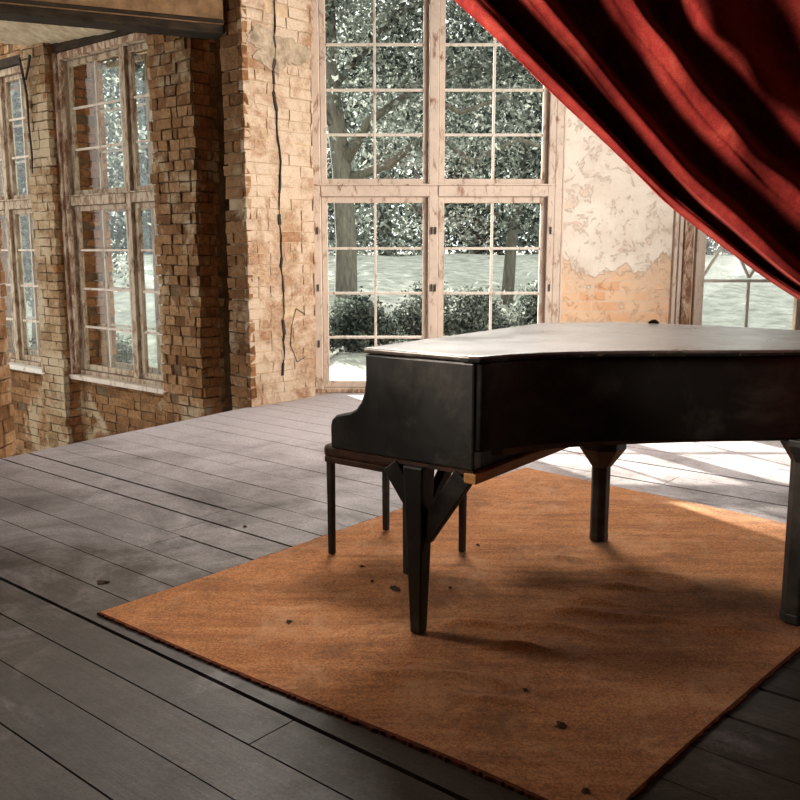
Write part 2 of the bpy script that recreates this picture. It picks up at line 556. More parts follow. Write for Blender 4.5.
EDGE_A, EDGE_B = (-2.72, 5.98), (-1.39, 7.99)
REGION = [(-3.2, -3.0), (4.8, -3.0), (4.8, 8.92), (-0.60, 8.92), (-1.39, 7.99), (-3.2, 5.254)]
fb = MB()
r2 = random.Random(3)
wq = -6.0
while wq < 12:
    pw = r2.uniform(0.19, 0.25)
    sq_ = -9.0 + r2.uniform(0, 2)
    while sq_ < 11:
        ln = r2.uniform(2.6, 5.2)
        gap = 0.006 if r2.random() > 0.16 else 0.017
        rect = [(sq_, wq), (sq_ + ln - 0.004, wq), (sq_ + ln - 0.004, wq + pw - gap), (sq_, wq + pw - gap)]
        poly = [(U.x * a + W.x * b, U.y * a + W.y * b) for a, b in rect]
        if sum(poly[i][0] * poly[(i + 1) % 4][1] - poly[(i + 1) % 4][0] * poly[i][1] for i in range(4)) < 0:
            poly = poly[::-1]
        for i in range(len(REGION)):
            if len(poly) < 3: break
            poly = clip(poly, REGION[i], REGION[(i + 1) % len(REGION)])
        if len(poly) >= 3:
            dz = r2.uniform(-0.002, 0.0)
            fb.prism([(p[0], p[1], dz) for p in poly], (0, 0, -0.03), 0, r2.random())
        sq_ += ln
    wq += pw
fb.prism([(p[0], p[1], -0.035) for p in REGION], (0, 0, -0.12), 1)
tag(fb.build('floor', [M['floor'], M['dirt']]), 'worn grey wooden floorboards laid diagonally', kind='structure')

lf = MB()
lf.prism([(-7, 6, -1.6), (-1.2, 6, -1.6), (-1.0, 10.5, -1.6), (-4, 12.5, -1.6), (-7, 13, -1.6)], (0, 0, -0.1))
tag(lf.build('floor_sunken', M['dirt']), kind='structure')


# ------------------------------------------------------------------ bricks
def bricks(mb, P, d, n, L, z0, z1, bl=0.25, h=0.098, gap=0.010, holes=(), prot=0.012, ragged=0.0, m=0, depth=0.05, seed=1):
    """real bricks proud of a plane: P corner (x, y), d direction along, n outwards"""
    r = random.Random(seed)
    d, n = Vector(d), Vector(n)
    P = Vector((P[0], P[1], 0))
    row, z = 0, z0
    while z < z1 - 0.02:
        zt = min(z + h, z1)
        s = -bl * (0.5 if row % 2 else 0.0) - r.uniform(0, 0.03)
        while s < L:
            ln = bl if r.random() > 0.25 else bl * 0.5
            a, b = max(s, 0), min(s + ln - gap, L)
            if s <= 0: a += r.uniform(-ragged, ragged * 0.3)
            if s + ln >= L: b += r.uniform(-ragged * 0.3, ragged)
            s += ln
            segs = [(a, b)]
            for (h0, h1, hz0, hz1) in holes:
                if zt - 0.03 <= hz0 or z + 0.03 >= hz1: continue
                nn = []
                for (p, q) in segs:
                    if q <= h0 or p >= h1: nn.append((p, q)); continue
                    if p < h0 - 0.02: nn.append((p, h0 - r.uniform(0, ragged * 0.4)))
                    if q > h1 + 0.02: nn.append((h1 + r.uniform(0, ragged * 0.4), q))
                segs = nn
            for (p, q) in segs:
                if q - p < 0.02: continue
                if r.random() < 0.02: continue
                pr = r.uniform(0.002, prot)
                mb.box(P + d * p + Z * (z + gap * 0.5) - n * depth, d * (q - p), Z * (zt - z - gap), n * (depth + pr), m, r.random(), 0.007)
        z += h
        row += 1


# wall with the two brick-framed windows; s runs along U from P0
P0 = Vector((-2.47, 9.35, 0))
WT = 0.5
S_END, S_FAR = -0.92, 5.4
W2 = (-0.75, 1.66, -0.04, 3.52)     # s0, s1, z0, z1
W1 = (2.18, 3.96, -0.04, 3.52)


def pL(s, off=0.0, z=0.0):
    return P0 + U * s + NL * off + Z * z


wl = MB()
def slab(s0, s1, z0, z1, off0=-WT, off1=-0.012, m=1):
    wl.box(pL(s0, off0, z0), U * (s1 - s0), NL * (off1 - off0), Z * (z1 - z0), m)
slab(S_END, W2[0], -1.6, 4.2); slab(W2[1], W1[0], -1.6, 4.2); slab(W1[1], S_FAR, -1.6, 4.2)
slab(W2[0], W2[1], -1.6, W2[2]); slab(W1[0], W1[1], -1.6, W1[2])
slab(W2[0], W2[1], W2[3], 4.2); slab(W1[0], W1[1], W1[3], 4.2)
pp = pL(S_END)
bricks(wl, (pp.x, pp.y), U, NL, S_FAR - S_END, -1.6, 4.2, holes=[(W2[0] - S_END, W2[1] - S_END, W2[2], W2[3]), (W1[0] - S_END, W1[1] - S_END, W1[2], W1[3])], ragged=0.03, seed=5)
# reveals of the window openings
for (s0, s1, z0, z1) in (W2, W1):
    q = pL(s1, -WT); bricks(wl, (q.x, q.y), -NL * -1, -U, WT - 0.02, z0, z1, m=2, seed=8)
    q = pL(s0, -WT); bricks(wl, (q.x, q.y), NL, U, WT - 0.02, z0, z1, m=2, seed=9)
tag(wl.build('wall_left', [M['brick'], M['mortar'], M['brick_orange']]), 'brown bare brick wall around two tall windows', kind='structure')

# pilaster between the two windows
pm = MB()
PO = 0.2
pm.box(pL(1.69, -0.02, -1.6), U * 0.42, NL * PO, Z * 5.6, 1)
q = pL(1.66, PO); bricks(pm, (q.x, q.y), U, NL, 0.46, -1.6, 3.75, ragged=0.03, seed=11, bl=0.23)
q = pL(1.67, 0.0); bricks(pm, (q.x, q.y), NL, -U, PO - 0.01, -1.6, 3.75, ragged=0.02, seed=12, m=2)
tag(pm.build('pillar_between_windows', [M['brick_tan'], M['mortar'], M['brick_orange']]), 'narrow limewashed brick pilaster between the two brick-framed windows', kind='structure')

# ragged brick pier covering the right edge of the second window
pa = MB()
A0s, A1s = -0.27, -0.905
pa.box(pL(A1s + 0.02, -0.1, -1), U * (A0s - A1s - 0.04), NL * (PO + 0.09), Z * 4.6, 1)
q = pL(A1s, PO); bricks(pa, (q.x, q.y), U, NL, A0s - A1s, -1, 3.5, ragged=0.035, seed=21, prot=0.03, bl=0.16)
q = pL(A1s, -0.04); bricks(pa, (q.x, q.y), NL, -U, PO + 0.03, -1, 3.5, ragged=0.02, seed=22, m=2, prot=0.016)
q = pL(A0s, -0.1); bricks(pa, (q.x, q.y), NL, U, PO + 0.09, -1, 3.5, ragged=0.02, seed=23)
tag(pa.build('pillar_of_rough_brick', [M['brick'], M['mortar'], M['brick_orange']]), 'rough brown brick pier beside the large plastered corner pier', kind='structure')

# dark recess closing the slot between the piers
bk = MB()
bk.box(pL(-0.85, -0.42, -1), U * -0.62, NL * 0.2, Z * 5.2, 1)
q = pL(-1.49, -0.2); bricks(bk, (q.x, q.y), U, NL, 0.64, -1, 4.2, seed=24)
tag(bk.build('wall_recess', [M['brick'], M['mortar']]), kind='structure')

# big corner pier
CX, CY = -1.335, 8.0
K0 = Vector((CX, CY, 0))
pc = MB()
pc.box(K0 + U * 0.004 + W * 0.02 + Z * -1, W * 0.78, U * 0.25, Z * 7.0, 1)
bricks(pc, (CX, CY), W, -U, 0.81, 0.0, 5.9, ragged=0.008, seed=31, prot=0.005, bl=0.27, m=0, gap=0.008)
q = K0 + U * 0.27; bricks(pc, (q.x, q.y), -U, -W, 0.27, -1, 5.9, ragged=0.008, seed=32, m=2)
tag(pc.build('pillar_at_corner', [M['brick_pale'], M['mortar_pale'], M['brick']]), 'broad corner pier of flaking limewashed brick with a long crack', kind='structure')

crack = MB()
zc = 0.25
sc_ = 0.37
r3 = random.Random(5)
while zc < 4.2:
    z2 = zc + r3.uniform(0.05, 0.14)
    s2 = min(max(sc_ + r3.uniform(-0.022, 0.022), 0.335), 0.405)
    a = K0 + W * sc_ - U * 0.0105 + Z * zc
    b = K0 + W * s2 - U * 0.0105 + Z * (z2 + 0.01)
    wd = r3.choice((0.004, 0.007, 0.012, 0.020, 0.028)) * r3.uniform(0.8, 1.2)
    crack.beam(a, b, wd, 0.012, side=W)
    zc, sc_ = z2, s2
for (sa, za, sb, zb) in ((0.50, 0.72, 0.56, 0.86), (0.50, 0.72, 0.48, 0.52), (0.48, 0.52, 0.56, 0.36), (0.56, 0.86, 0.68, 0.80), (0.56, 0.36, 0.67, 0.40)):
    crack.beam(K0 + W * sa - U * 0.0105 + Z * za, K0 + W * sb - U * 0.007 + Z * zb, 0.005, 0.006, side=W)
tag(crack.build('trim_crack', M['dirt']), kind='structure')
patch = MB()
pts = []
for k in range(70):
    th = 2 * math.pi * k / 70
    rr = 1 + 0.22 * math.sin(3 * th + 1) + 0.13 * math.sin(7 * th) + r3.uniform(-0.10, 0.10)
    pts.append((min(max(0.40 + 0.36 * rr * math.cos(th), 0.015), 0.80), 3.13 + 0.15 * rr * math.sin(th)))
patch.prism([tuple(K0 + W * a - U * 0.004 + Z * b) for a, b in pts], tuple(-U * 0.008))
tag(patch.build('trim_cement_patch', m_plain('grey_cement', (0.12, 0.085, 0.055), (0.40, 0.31, 0.22), 0.95, 9, 0.9, spec=0.1, dist=0.02)), kind='structure')

# dark brick pillar at the far left edge of the picture
pf = MB()
pf.bx(-3.4, -2.92, 6.10, 6.58, -1, 6.0, 1)
bricks(pf, (-3.4, 6.08), (1, 0, 0), (0, -1, 0), 0.50, 0.0, 4.2, ragged=0.02, seed=41)
bricks(pf, (-2.90, 6.08), (0, 1, 0), (1, 0, 0), 0.54, -1, 4.2, ragged=0.02, seed=42)
tag(pf.build('pillar_at_edge', [M['brick'], M['mortar']]), 'dark brick pillar at the edge of the raised floor', kind='structure')

# header over the alcove, its two dark beams and the board soffit behind it
HA, HB = Vector((-1.50, 8.07, 0)), Vector((-4.6, 6.742, 0))
hd = (HB - HA).normalized()
hn = Vector((hd.y, -hd.x, 0))
if hn.y > 0: hn = -hn
hm = MB()
hm.box(HA + Z * 3.29, hd * (HB - HA).length, -hn * 0.3, Z * 2.72)
tag(hm.build('lintel', M['header']), 'stained brown plaster header above the alcove', kind='structure')
bm_ = MB()
r4 = random.Random(2)
bm_.box(HA + Z * 3.22 - hn * 0.02, hd * (HB - HA).length, -hn * 0.26, Z * 0.075)
bm_.box(HA + Z * 3.295 + hn * 0.0, hd * (HB - HA).length, hn * 0.035, Z * 0.03)
bm_.box(HA + Z * 3.34 - hn * 0.30, hd * (HB - HA).length, -hn * 0.18, Z * 0.10)
tag(bm_.build('beam', M['oldwood'], bevel=0.01), 'blackened timber beam under the plaster header', kind='structure')
sf = MB()
k = 0.0
while k < 2.9:
    sf.box(HA - hn * (0.3 + k) + Z * (3.50 + k * 0.045 + r4.uniform(0, 0.012)), hd * 4.6, -hn * 0.16, Z * 0.03, 0, r4.random())
    k += 0.172
tag(sf.build('ceiling_alcove', M['soffit']), 'pale worn ceiling boards of the alcove', kind='structure')
hb = MB()
hb.box(pL(W2[0], 0.0, W2[3]), U * (W2[1] - W2[0] + 0.04), NL * 0.10, Z * 0.12)
hb.box(pL(W1[0], 0.0, W1[3]), U * (W1[1] - W1[0]), NL * 0.08, Z * 0.10)
tag(hb.build('lintel_timber', M['oldwood'], bevel=0.01), kind='structure')

# torn cable hanging on the pilaster
wc = MB()
q0 = pL(1.98, PO + 0.03, 3.42)
wc.tube([pL(2.06, PO + 0.07, 3.50), pL(1.98, PO + 0.09, 3.34), pL(1.95, PO + 0.07, 3.1), pL(1.97, PO + 0.06, 2.8), pL(1.95, PO + 0.055, 2.45), pL(1.96, PO + 0.06, 2.25)], [0.014, 0.016, 0.013, 0.012, 0.012, 0.008], 6)
wc.tube([pL(1.83, PO + 0.07, 3.50), pL(1.90, PO + 0.06, 3.38), pL(1.97, PO + 0.06, 3.26)], [0.016, 0.014, 0.012], 6)
cab = tag(wc.build('cable', M['dirt'], origin=q0), 'black torn cable hanging down the narrow pilaster between the brick-framed windows', 'cable')
kn_ = MB(); kn_.tube([pL(2.0, PO + 0.03, 3.0), pL(2.0, PO + 0.06, 3.0), pL(2.0, PO + 0.075, 3.0)], [0.055, 0.05, 0.03], 10)
kn_.build('bracket', M['mortar_pale'], cab)

# ------------------------------------------------------------------ back wall and the rest of the shell
BY = 8.9
MW = (-0.84, 1.50, -0.03, 3.86)
RW = (2.87, 4.06, -0.03, 3.3)
bw = MB()
for (x0, x1, z0, z1) in ((-1.0, MW[0], -1, 6.0), (MW[1], RW[0], -1, 6.0), (RW[1], 4.9, -1, 6.0), (MW[0], MW[1], -1, MW[2]), (RW[0], RW[1], -1, RW[2]), (MW[0], MW[1], MW[3], 6.0), (RW[0], RW[1], RW[3], 6.0)):
    bw.bx(x0, x1, BY, BY + 0.42, z0, z1)
tag(bw.build('wall_back', M['plaster']), 'cream plaster wall peeling down to orange brick', kind='structure')

wr = MB()
wr.bx(4.8, 5.1, -3, 3.9, 0, 6.0); wr.bx(4.8, 5.1, 6.1, 9.3, 0, 6.0); wr.bx(4.8, 5.1, 3.9, 6.1, 3.7, 6.0); wr.bx(4.8, 5.1, 3.9, 6.1, -0.2, 0.9)
tag(wr.build('wall_right', M['room']), kind='structure')
wf = MB()
wf.bx(-3.5, -3.2, -3, 1.8, 0, 6.0); wf.bx(-3.5, -3.2, 2.8, 3.9, 0, 6.0); wf.bx(-3.5, -3.2, 4.9, 6.09, 0, 6.0); wf.bx(-3.5, -3.2, 3.9, 4.9, 0, 2.2); wf.bx(-3.5, -3.2, 3.9, 4.9, 3.2, 6.0); wf.bx(-3.5, -3.2, 1.8, 2.8, 0, 2.3); wf.bx(-3.5, -3.2, 1.8, 2.8, 3.1, 6.0)
tag(wf.build('wall_side', M['room']), kind='structure')
wb = MB(); wb.bx(-3.5, 5.1, -3.3, -3.0, 0, 6.0)
tag(wb.build('wall_front', M['room']), kind='structure')
cl = MB(); cl.prism([(-3.5, -3.3, 6.0), (5.1, -3.3, 6.0), (5.1, 9.4, 6.0), (-1.6, 9.4, 6.0), (-1.45, 8.1, 6.0), (-5.2, 6.4, 6.0), (-3.5, 6.0, 6.0)], (0, 0, 0.15))
tag(cl.build('ceiling', M['room']), kind='structure')

# plaster edge strips and boards by the right-hand window
tr = MB()
tr.bx(2.665, 2.70, BY - 0.03, BY + 0.01, 0, 3.6); tr.bx(2.715, 2.755, BY - 0.018, BY + 0.01, 0, 3.6)
tag(tr.build('trim_plaster_edge', M['paint'], bevel=0.006), kind='structure')
tr = MB(); tr.bx(2.76, 2.85, BY - 0.04, BY + 0.01, 0, 3.5)
tag(tr.build('trim_board', M['paint_brown'], bevel=0.006), kind='structure')
tr = MB(); tr.bx(1.49, 1.56, BY - 0.035, BY + 0.01, 0, 3.9); tr.bx(1.565, 1.585, BY - 0.015, BY + 0.01, 0, 3.9)
tr.bx(-0.93, -0.85, BY - 0.035, BY + 0.01, 0, 3.9)
tag(tr.build('trim_architrave', M['paint'], bevel=0.006), kind='structure')
tr = MB(); tr.bx(-0.90, 1.58, BY - 0.06, BY + 0.05, 0.0, 0.035)
tag(tr.build('trim_threshold', M['paint_brown'], bevel=0.006), kind='structure')


# ------------------------------------------------------------------ windows
def window(name, label, P, d, n, x0, x1, z0, z1, zt, xm, cols, rows_up, rows_lo, mats, outer=None, yoff=0.0):
    """a tall window: fixed frame with mullion and transom, four sashes, each with its glazing. P + d*x + n*y"""
    P, d, n = Vector(P), Vector(d), Vector(n)
    mf, ms, mb_ = mats
    def bar(mb, xa, xb, za, zb, ya, yb, m=0):
        mb.box(P + d * xa + Z * za + n * ya, d * (xb - xa), n * (yb - ya), Z * (zb - za), m)
    fr = MB()
    fw = 0.075
    bar(fr, x0, x0 + fw, z0, z1, -0.10, 0.03); bar(fr, x1 - fw, x1, z0, z1, -0.10, 0.03)
    bar(fr, x0 + fw, x1 - fw, z0, z0 + 0.07, -0.10, 0.03); bar(fr, x0 + fw, x1 - fw, z1 - fw, z1, -0.10, 0.03)
    bar(fr, xm - 0.045, xm + 0.045, z0 + 0.07, z1 - fw, -0.10, 0.025)
    bar(fr, x0 + fw, xm - 0.045, zt - 0.05, zt + 0.05, -0.10, 0.035); bar(fr, xm + 0.045, x1 - fw, zt - 0.05, zt + 0.05, -0.10, 0.035)
    bar(fr, x0 + 0.03, x1 - 0.03, zt + 0.05, zt + 0.065, -0.02, 0.06)
    f = fr.build(name, mf, bevel=0.006)
    tag(f, label, kind='structure')
    layers = [(0.0, 1.0)]
    if outer: layers.append((outer, 0.9))
    for (dy, kk) in layers:
        for (xa, xb) in ((x0 + fw, xm - 0.045), (xm + 0.045, x1 - fw)):
            for (za, zb, rows) in ((z0 + 0.07, zt - 0.05, rows_lo), (zt + 0.05, z1 - fw, rows_up)):
                sm = MB()
                st = 0.055
                y0, y1 = -0.065 + dy, -0.018 + dy
                xa2, xb2 = xa + 0.004, xb - 0.004
                za2, zb2 = za + 0.004, zb - 0.004
                bar(sm, xa2, xa2 + st, za2, zb2, y0, y1); bar(sm, xb2 - st, xb2, za2, zb2, y0, y1)
                bar(sm, xa2 + st, xb2 - st, za2, za2 + st * 1.15, y0, y1); bar(sm, xa2 + st, xb2 - st, zb2 - st, zb2, y0, y1)
                gx0, gx1, gz0, gz1 = xa2 + st, xb2 - st, za2 + st * 1.15, zb2 - st
                for i in range(1, cols):
                    x = gx0 + (gx1 - gx0) * i / cols
                    bar(sm, x - 0.012, x + 0.012, gz0, gz1, y0 + 0.006, y1 - 0.008, 1)
                for j in range(1, rows):
                    z = gz0 + (gz1 - gz0) * j / rows
                    bar(sm, gx0, gx1, z - 0.0125, z + 0.0125, y0 + 0.008, y1 - 0.010, 1)
                sh = sm.build('sash', [ms, mb_], f, bevel=0.004)
                gm = MB()
                bar(gm, gx0 - 0.005, gx1 + 0.005, gz0 - 0.005, gz1 + 0.005, y0 + 0.020, y0 + 0.024)
                gm.build('glazing', M['glass'], sh)
    return f, bar


wo = (M['paint_old'], M['paint_old'], M['paint'])
wm = (M['paint'], M['paint'], M['paint_muntin'])
win, bar = window('window_1', 'tall sixteen-pane double window with bare garden trees beyond, behind the piano', (0, BY, 0), (1, 0, 0), (0, -1, 0), MW[0], MW[1], MW[2], MW[3], 1.96, 0.325, 2, 4, 4, wm)
hm_ = MB()
for xx in (-0.80, 0.31, 0.345, 1.46):
    for zz in (0.45, 1.55, 1.0):
        bar(hm_, xx - 0.008, xx + 0.008, zz, zz + 0.07, 0.02, 0.042)
hm_.build('hinge', M['iron'], win, bevel=0.003)
wl2, bar2 = window('window_2', 'tall box window with flaking frame between the rough pier and the pilaster', P0, U, NL, W2[0], W2[1], W2[2], W2[3], 1.94, 0.47, 2, 3, 4, wo, outer=-0.30, yoff=-0.02)
sl = MB(); bar2(sl, W2[0], W2[1] + 0.03, W2[2] - 0.03, W2[2] + 0.025, -0.05, 0.13)
sl.build('sill', M['paint'], wl2, bevel=0.008)
ar = MB(); bar2(ar, W2[1] - 0.09, W2[1] + 0.0, W2[2] + 0.03, W2[3], 0.03, 0.075); bar2(ar, W2[1] - 0.05, W2[1], W2[2] + 0.03, W2[3], 0.075, 0.11); bar2(ar, W2[0], W2[1] - 0.09, W2[3] - 0.07, W2[3], 0.03, 0.08)
ar.build('architrave', M['paint_brown'], wl2, bevel=0.006)
wl1, bar1 = window('window_3', 'narrower box window at the far end of the brick wall', P0, U, NL, W1[0], W1[1], W1[2], W1[3], 1.94, 3.07, 2, 3, 4, wo, outer=-0.30, yoff=-0.02)
sl = MB(); bar1(sl, W1[0], W1[1] + 0.03, W1[2] - 0.03, W1[2] + 0.03, -0.05, 0.15)
sl.build('sill', M['paint_muntin'], wl1, bevel=0.008)

# right-hand window with lattice bars
P4 = Vector((0, BY, 0)); d4 = Vector((1, 0, 0)); n4 = Vector((0, -1, 0))
f4 = MB()
def b4(mb, xa, xb, za, zb, ya, yb, m=0):
    mb.box(P4 + d4 * xa + Z * za + n4 * ya, d4 * (xb - xa), n4 * (yb - ya), Z * (zb - za), m)
b4(f4, RW[0] + 0.02, 2.945, -0.03, 3.3, -0.10, 0.01); b4(f4, 3.96, RW[1], -0.03, 3.3, -0.10, 0.03)
b4(f4, 2.945, 3.96, -0.03, 0.06, -0.10, 0.03); b4(f4, 2.945, 3.96, 3.2, 3.3, -0.10, 0.03)
w4 = f4.build('window_4', M['paint'], bevel=0.006)
tag(w4, 'window with lattice bars half hidden by the red drape', kind='structure')
s4 = MB()
b4(s4, 2.95, 2.99, 0.065, 3.195, -0.065, -0.018); b4(s4, 3.915, 3.955, 0.065, 3.195, -0.065, -0.018)
b4(s4, 2.99, 3.915, 0.065, 0.12, -0.065, -0.018); b4(s4, 2.99, 3.915, 3.14, 3.195, -0.065, -0.018)
b4(s4, 2.99, 3.915, 1.085, 1.115, -0.055, -0.026, 1)
b4(s4, 3.425, 3.45, 0.12, 1.085, -0.057, -0.028, 1)
for (xa, za, xb, zb) in ((2.99, 1.15, 3.22, 1.55), (3.437, 1.13, 3.22, 1.55), (3.437, 1.13, 3.68, 1.55), (3.915, 1.15, 3.68, 1.55), (3.22, 1.55, 3.437, 1.97), (3.22, 1.55, 2.99, 1.97), (3.68, 1.55, 3.437, 1.97), (3.68, 1.55, 3.915, 1.97)):
    s4.beam((xa, BY + 0.0415, za), (xb, BY + 0.0415, zb), 0.024, 0.028, 1, side=(1, 0, 0))
sh4 = s4.build('sash', [M['paint'], M['paint_muntin']], w4, bevel=0.004)
g4 = MB(); b4(g4, 2.985, 3.92, 0.115, 3.145, -0.045, -0.041)
g4.build('glazing', M['glass'], sh4)

# ------------------------------------------------------------------ garden
gm = MB()
nx, ny = 60, 50
def gh(x, y):
    k = min(max((y - 13.0) / 22.0, 0), 1)
    e = min(max((x + 2.7) / 1.3, 0), 1)
    e = -1.75 + 1.2 * e * e * (3 - 2 * e)
    k = k * k * (3 - 2 * k)
    return e + (1.2 - e) * k + 0.05 * math.sin(x * 1.3 + y * 0.7) + 0.04 * math.sin(x * 0.4 - y * 1.1)
vs = [(-32 + 64 * i / nx, 9.6 + 70 * (j / ny) ** 1.5, gh(-32 + 64 * i / nx, 9.6 + 70 * (j / ny) ** 1.5)) for j in range(ny + 1) for i in range(nx + 1)]
fs = [(j * (nx + 1) + i, j * (nx + 1) + i + 1, (j + 1) * (nx + 1) + i + 1, (j + 1) * (nx + 1) + i) for j in range(ny) for i in range(nx)]
gm.add(vs, fs)
tag(gm.build('lawn', M['lawn'], smooth=True), 'pale sunlit lawn outside the windows', kind='structure')


def leaves(blobs, n, size, seed, clump=0.35):
    """numpy leaf cards inside ellipsoid blobs (cx, cy, cz, rx, ry, rz), in clumps"""
    g = np.random.default_rng(seed)
    vol = np.array([b[3] * b[4] * b[5] for b in blobs])
    which = g.choice(len(blobs), size=n, p=vol / vol.sum())
    B = np.array(blobs)[which]
    nc = max(6, n // 45)
    cw = g.choice(len(blobs), size=nc, p=vol / vol.sum())
    CB = np.array(blobs)[cw]
    d = g.normal(size=(nc, 3)); d /= np.linalg.norm(d, axis=1)[:, None]
    cc = CB[:, :3] + d * CB[:, 3:] * (g.random((nc, 1)) ** 0.4)
    ci = g.integers(0, nc, n)
    pos = cc[ci] + g.normal(size=(n, 3)) * clump * np.array([1, 1, 0.6])
    a = g.normal(size=(n, 3)); a /= np.linalg.norm(a, axis=1)[:, None]
    b = g.normal(size=(n, 3)); b -= a * (a * b).sum(1)[:, None]; b /= np.linalg.norm(b, axis=1)[:, None]
    sz = size * (0.6 + 0.8 * g.random((n, 1)))
    q = np.stack([pos - a * sz, pos - b * sz * 0.45, pos + a * sz, pos + b * sz * 0.45], 1)
    tone = np.clip(0.45 + 0.36 * g.normal(size=nc)[ci] + 0.10 * g.normal(size=n), 0, 1)
    return q.reshape(-1, 3), tone


def leaf_mesh(name, blobs, n, size, seed, mat, parent=None, clump=0.35, base=(0, 0, 0)):
    V, tone = leaves(blobs, n, size, seed, clump)
    V = V - np.array(base)
    me = bpy.data.meshes.new(name)
    me.vertices.add(len(V)); me.vertices.foreach_set('co', V.ravel().astype(np.float32))
    me.loops.add(4 * n); me.loops.foreach_set('vertex_index', np.arange(4 * n, dtype=np.int32))
    me.polygons.add(n); me.polygons.foreach_set('loop_start', np.arange(0, 4 * n, 4, dtype=np.int32))
    me.polygons.foreach_set('loop_total', np.full(n, 4, dtype=np.int32))
    me.materials.append(mat)
    at = me.attributes.new('tone', 'FLOAT', 'FACE'); at.data.foreach_set('value', tone.astype(np.float32))
    me.update(); me.validate()
    o = bpy.data.objects.new(name, me)
    C.objects.link(o)
    if parent: o.parent = parent
    else: o.location = base
    return o


def tree(loc, label, trunk, limbs, blobs, n, size, seed, mat, group='garden trees beyond the windows', clump=0.35):
    t = thing('tree', loc, label, 'tree', group)
    b = Vector(loc)
    tb = MB()
    tb.tube([b + Vector(p) for p, r in trunk], [r for p, r in trunk], 12)
    for lb in limbs:
        tb.tube([b + Vector(p) for p, r in lb], [r for p, r in lb], 7)
    tb.build('trunk', M['bark'], t, smooth=True)
    leaf_mesh('foliage', [(b.x + q[0], b.y + q[1], b.z + q[2], q[3], q[4], q[5]) for q in blobs], n, size, seed, mat, t, clump, base=loc)
    return t


def gz_(x, y): return gh(x, y) - 0.06

# the big tree whose trunk stands in the left half of the main window
x, y = -1.08, 18.0
tree((x, y, gz_(x, y)), 'thick grey trunked garden tree seen in the first pane column of the main window',
     [((0, 0, 0), 0.32), ((0.0, 0, 0.4), 0.24), ((0.02, 0, 2.0), 0.205), ((-0.05, 0, 3.4), 0.19), ((-0.25, 0.1, 5.0), 0.16), ((-0.3, 0.2, 8), 0.08)],
     [[((-0.05, 0, 3.5), 0.13), ((0.5, -0.2, 4.3), 0.10), ((1.4, -0.3, 4.9), 0.08), ((2.4, -0.2, 5.3), 0.05), ((3.4, 0, 5.3), 0.03)],
      [((0.0, 0, 3.2), 0.10), ((0.9, -0.3, 3.5), 0.085), ((1.7, -0.5, 4.1), 0.07), ((2.4, -0.6, 3.5), 0.06), ((3.3, -0.7, 3.9), 0.045), ((4.2, -0.7, 3.6), 0.03)],
      [((-0.15, 0, 4.2), 0.10), ((-0.9, -0.2, 5.0), 0.07), ((-1.6, 0, 5.6), 0.04)],
      [((1.4, -0.3, 4.9), 0.06), ((2.2, -0.5, 4.4), 0.05), ((3.1, -0.6, 4.7), 0.03)],
      [((-0.28, 0.2, 7.0), 0.1), ((-1.6, 0.2, 8.6), 0.07), ((-3.2, 0.2, 9.2), 0.04)],
      [((-0.2, 0.1, 5.0), 0.1), ((1.0, 0.1, 6.3), 0.07), ((2.2, 0.2, 6.8), 0.04)]],
     [(0.9, 0, 5.4, 1.6, 1.3, 0.9), (2.8, 0, 5.3, 1.6, 1.2, 0.8), (0.6, 0.2, 7.0, 2.2, 1.5, 1.2), (3.2, 0.2, 6.9, 2.0, 1.4, 1.1), (2.2, -0.2, 3.9, 2.4, 1.0, 0.5), (-0.9, 0.4, 6.6, 0.8, 0.8, 0.7), (-3.4, 0.2, 9.2, 1.5, 0.9, 0.9), (-4.2, 0.2, 7.9, 1.0, 0.7, 0.5)],  # far-left leaf masses sit out of view, added to block sun reaching the rug
     24000, 0.065, 1, M['leaf_mid'], clump=0.30)
# low-branched tree standing in the right half of the main window
x, y = 2.6, 22.0
tree((x, y, gz_(x, y)), 'leaning slender tree with low spreading branches behind the right casements of the main window',
     [((0, 0, 0), 0.16), ((0.1, 0, 1.8), 0.13), ((0.4, 0, 3.6), 0.10), ((0.3, 0, 6.5), 0.05)],
     [[((0.1, 0, 1.9), 0.08), ((-1.0, 0, 2.7), 0.06), ((-2.2, 0.1, 2.9), 0.035)], [((0.35, 0, 3.2), 0.08), ((1.3, 0, 3.9), 0.05), ((2.2, 0, 3.8), 0.03)]],
     [(0.2, 0, 3.6, 2.2, 1.2, 0.8), (-0.8, 0, 4.9, 2.2, 1.2, 1.0), (1.6, 0, 5.2, 1.8, 1.2, 1.2), (0.2, 0, 7.0, 2.6, 1.4, 1.2), (-0.6, -0.3, 2.1, 1.6, 0.7, 0.45), (1.3, -0.3, 2.0, 0.9, 0.6, 0.4)],
     20000, 0.07, 2, M['leaf_mid'], clump=0.34)
